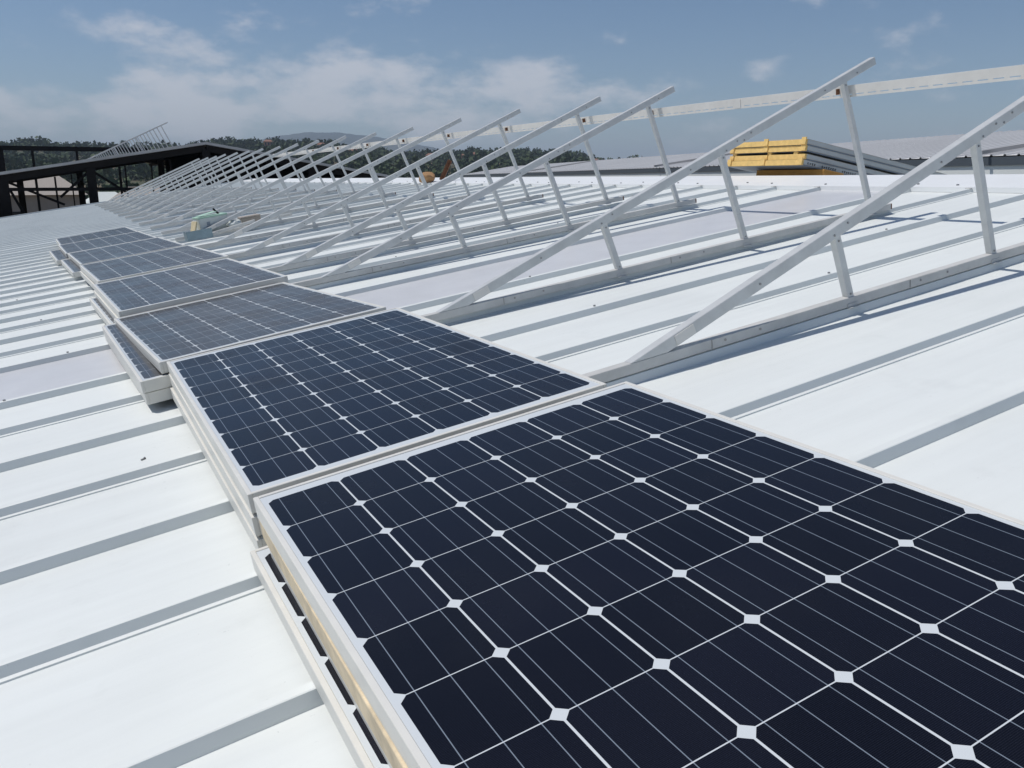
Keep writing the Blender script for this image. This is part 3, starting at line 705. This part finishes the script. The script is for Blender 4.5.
for (a, b) in (((-0.15, .85), (-1.15, -.05)), ((-0.15, .85), (0.9, .1)), ((-2.75, .5), (-1.05, -.3)), ((-2.75, .3), (-3.8, -1.0)), ((-2.6, .2), (-2.2, -.8))):
    bm = bmesh.new(); add_bar(bm, (a[0], YA+0.2, a[1]), (b[0], YA+0.2, b[1]), 0.08, 0.08); obj('brace', bm, M_DARK, dk)
bm = bmesh.new(); add_box(bm, XL, 1.3, YA-0.06, YA+0.06, 0.16, 0.27); obj('tie_beam', bm, M_DARK, dk)
for k in range(9):                              # dark purlins under the deck
    x = RXx+0.9+k*0.95; bm = bmesh.new(); add_box(bm, x-0.05, x+0.05, YA-0.1, YB-0.2, dz(x)-0.27, dz(x)-0.12); obj('under_purlin', bm, M_DARK, dk)
bm = bmesh.new(); add_box(bm, RXx-0.8, XR-0.3, YA+5.0, YA+5.1, GZ, dz(XR)-0.5); 
obj('rear_wall', bm, M_DARK, dk)
bm = bmesh.new()
v = [bm.verts.new(p) for p in ((2.3, YA+0.6, GZ), (XR-0.4, YA+0.6, GZ), (XR-0.4, YA+0.6, dz(XR-0.4)-0.12), (RXx, YA+0.6, RZz-0.12), (2.3, YA+0.6, dz(2.3)-0.12))]
bm.faces.new(v); bmesh.ops.solidify(bm, geom=bm.faces[:], thickness=0.06); obj('gable_wall', bm, M_DARK, dk)
# further steel frame rising behind it at the left
fr = thing('steel_portal', 'black steel portal frame standing behind the left end of the dark gable roof', 'steel frame', Matrix.Translation((0, 66, GZ)))
bm = bmesh.new(); add_box(bm, -14, 5.0, -0.15, 0.15, 10.45, 10.75); obj('beam', bm, M_DARK, fr)
for x, q in ((-4.6, 1.0), (-2.4, .16), (0.3, .16), (2.9, .16)):
    bm = bmesh.new(); add_box(bm, x-q/2, x+q/2, -0.1, 0.1, 0, 10.45); obj('column', bm, M_DARK, fr)
# the same mounting frames on that roof
M2 = Matrix.Rotation(-math.atan(SLP), 4, 'Y')
FL2 = ['nearest', 'second', 'third', 'fourth', 'fifth', 'sixth', 'seventh', 'eighth', 'ninth', 'tenth']
for i in range(10):
    x = -0.15-0.02*i
    copy_tree(mount0, Matrix.Translation((x, 33.6+1.25*i, dz(x)+0.004)) @ M2, (FL2[i]+' ' if i else 'nearest ') + 'pale mounting frame on top of the dark gable roof at the far left', 'mounting frames on the dark gable roof')

# ================================================================== NEIGHBOURING WAREHOUSE ON THE RIGHT
nb = thing('neighbour_warehouse', 'long pale warehouse with a grey ribbed roof and dark eave beyond the ridge at right', 'building', Matrix.Identity(4))
d = Vector((0.27, 0.963, 0)); d.normalize(); nrm = Vector((d.y, -d.x, 0))
OFF = 21.0; DZ = 0.80
base = Vector((EYE.x, EYE.y, 0)) + nrm*OFF
T0, T1 = -14.0, 132.0; WID = 7.6; HR = EYE.z+DZ; HT = HR + 1.19
def nb_pt(t, o, z): p = base + d*t + nrm*o; return (p.x, p.y, z)
bm = bmesh.new()
q = [bm.verts.new(p) for p in (nb_pt(T0, 0, GZ), nb_pt(T1, 0, GZ), nb_pt(T1, 2*WID, GZ), nb_pt(T0, 2*WID, GZ), nb_pt(T0, 0, HR-0.1), nb_pt(T1, 0, HR-0.1), nb_pt(T1, 2*WID, HR-0.1), nb_pt(T0, 2*WID, HR-0.1))]
for f in ((0,1,5,4),(1,2,6,5),(2,3,7,6),(3,0,4,7)): bm.faces.new([q[i] for i in f])
obj('wall', bm, M_WALLW, nb)
M_NROOF = mat('neighbour_roof_sheet', (0.66, 0.655, 0.645), 0.5, noise=(0.25, 0.06))
for side in (0, 1):
    V = []; F = []; t = T0-0.6; col = 0
    while t < T1+0.6:
        for (dt, up) in ((0, 0), (0.40, 0), (0.42, 0.05), (0.50, 0.05), (0.52, 0)):
            o0, o1 = (-0.06, WID) if side == 0 else (2*WID+0.06, WID)
            V += [nb_pt(t+dt, o0, HR-0.08+0.02+up), nb_pt(t+dt, o1, HT+up)]
        t += 0.56
    for i in range(len(V)//2-1): F.append((2*i, 2*i+1, 2*i+3, 2*i+2))
    mesh_obj('roof', V, F, M_NROOF, nb)
for tt in (24, 52, 88):
    bm = bmesh.new()
    add_bar(bm, nb_pt(tt, -0.4, HR+0.05), nb_pt(tt, WID, HT+0.06), 0.12, 0.12); obj('lap_flashing', bm, M_DECK, nb)
bm = bmesh.new(); add_bar(bm, nb_pt(T0-0.5, -0.035, HR-0.22), nb_pt(T1, -0.035, HR-0.22), 0.06, 0.26); obj('gutter', bm, M_GUT, nb)
for tt, wq in ((36, 3.2), (74.0, 4.0), (93, 3.4), (115, 5)):
    bm = bmesh.new(); add_bar(bm, nb_pt(tt-wq/2, -0.03, GZ+4.3), nb_pt(tt+wq/2, -0.03, GZ+4.3), 0.12, 8.3); obj('door', bm, M_GUT, nb)

# ================================================================== AIR
M_AIR = bpy.data.materials.new('air'); M_AIR.use_nodes = True
t_ = M_AIR.node_tree; t_.nodes.clear()
pv = t_.nodes.new('ShaderNodeVolumePrincipled'); pv.inputs['Color'].default_value = (0.70, 0.83, 1.0, 1); pv.inputs['Density'].default_value = 0.00020; pv.inputs['Anisotropy'].default_value = 0.0
ou = t_.nodes.new('ShaderNodeOutputMaterial'); t_.links.new(pv.outputs[0], ou.inputs['Volume'])
bm = bmesh.new(); add_box(bm, -8100, 8100, -8100, 8100, GZ-1.05, 310); hz = obj('haze', bm, M_AIR); tag(hz, kind='stuff')
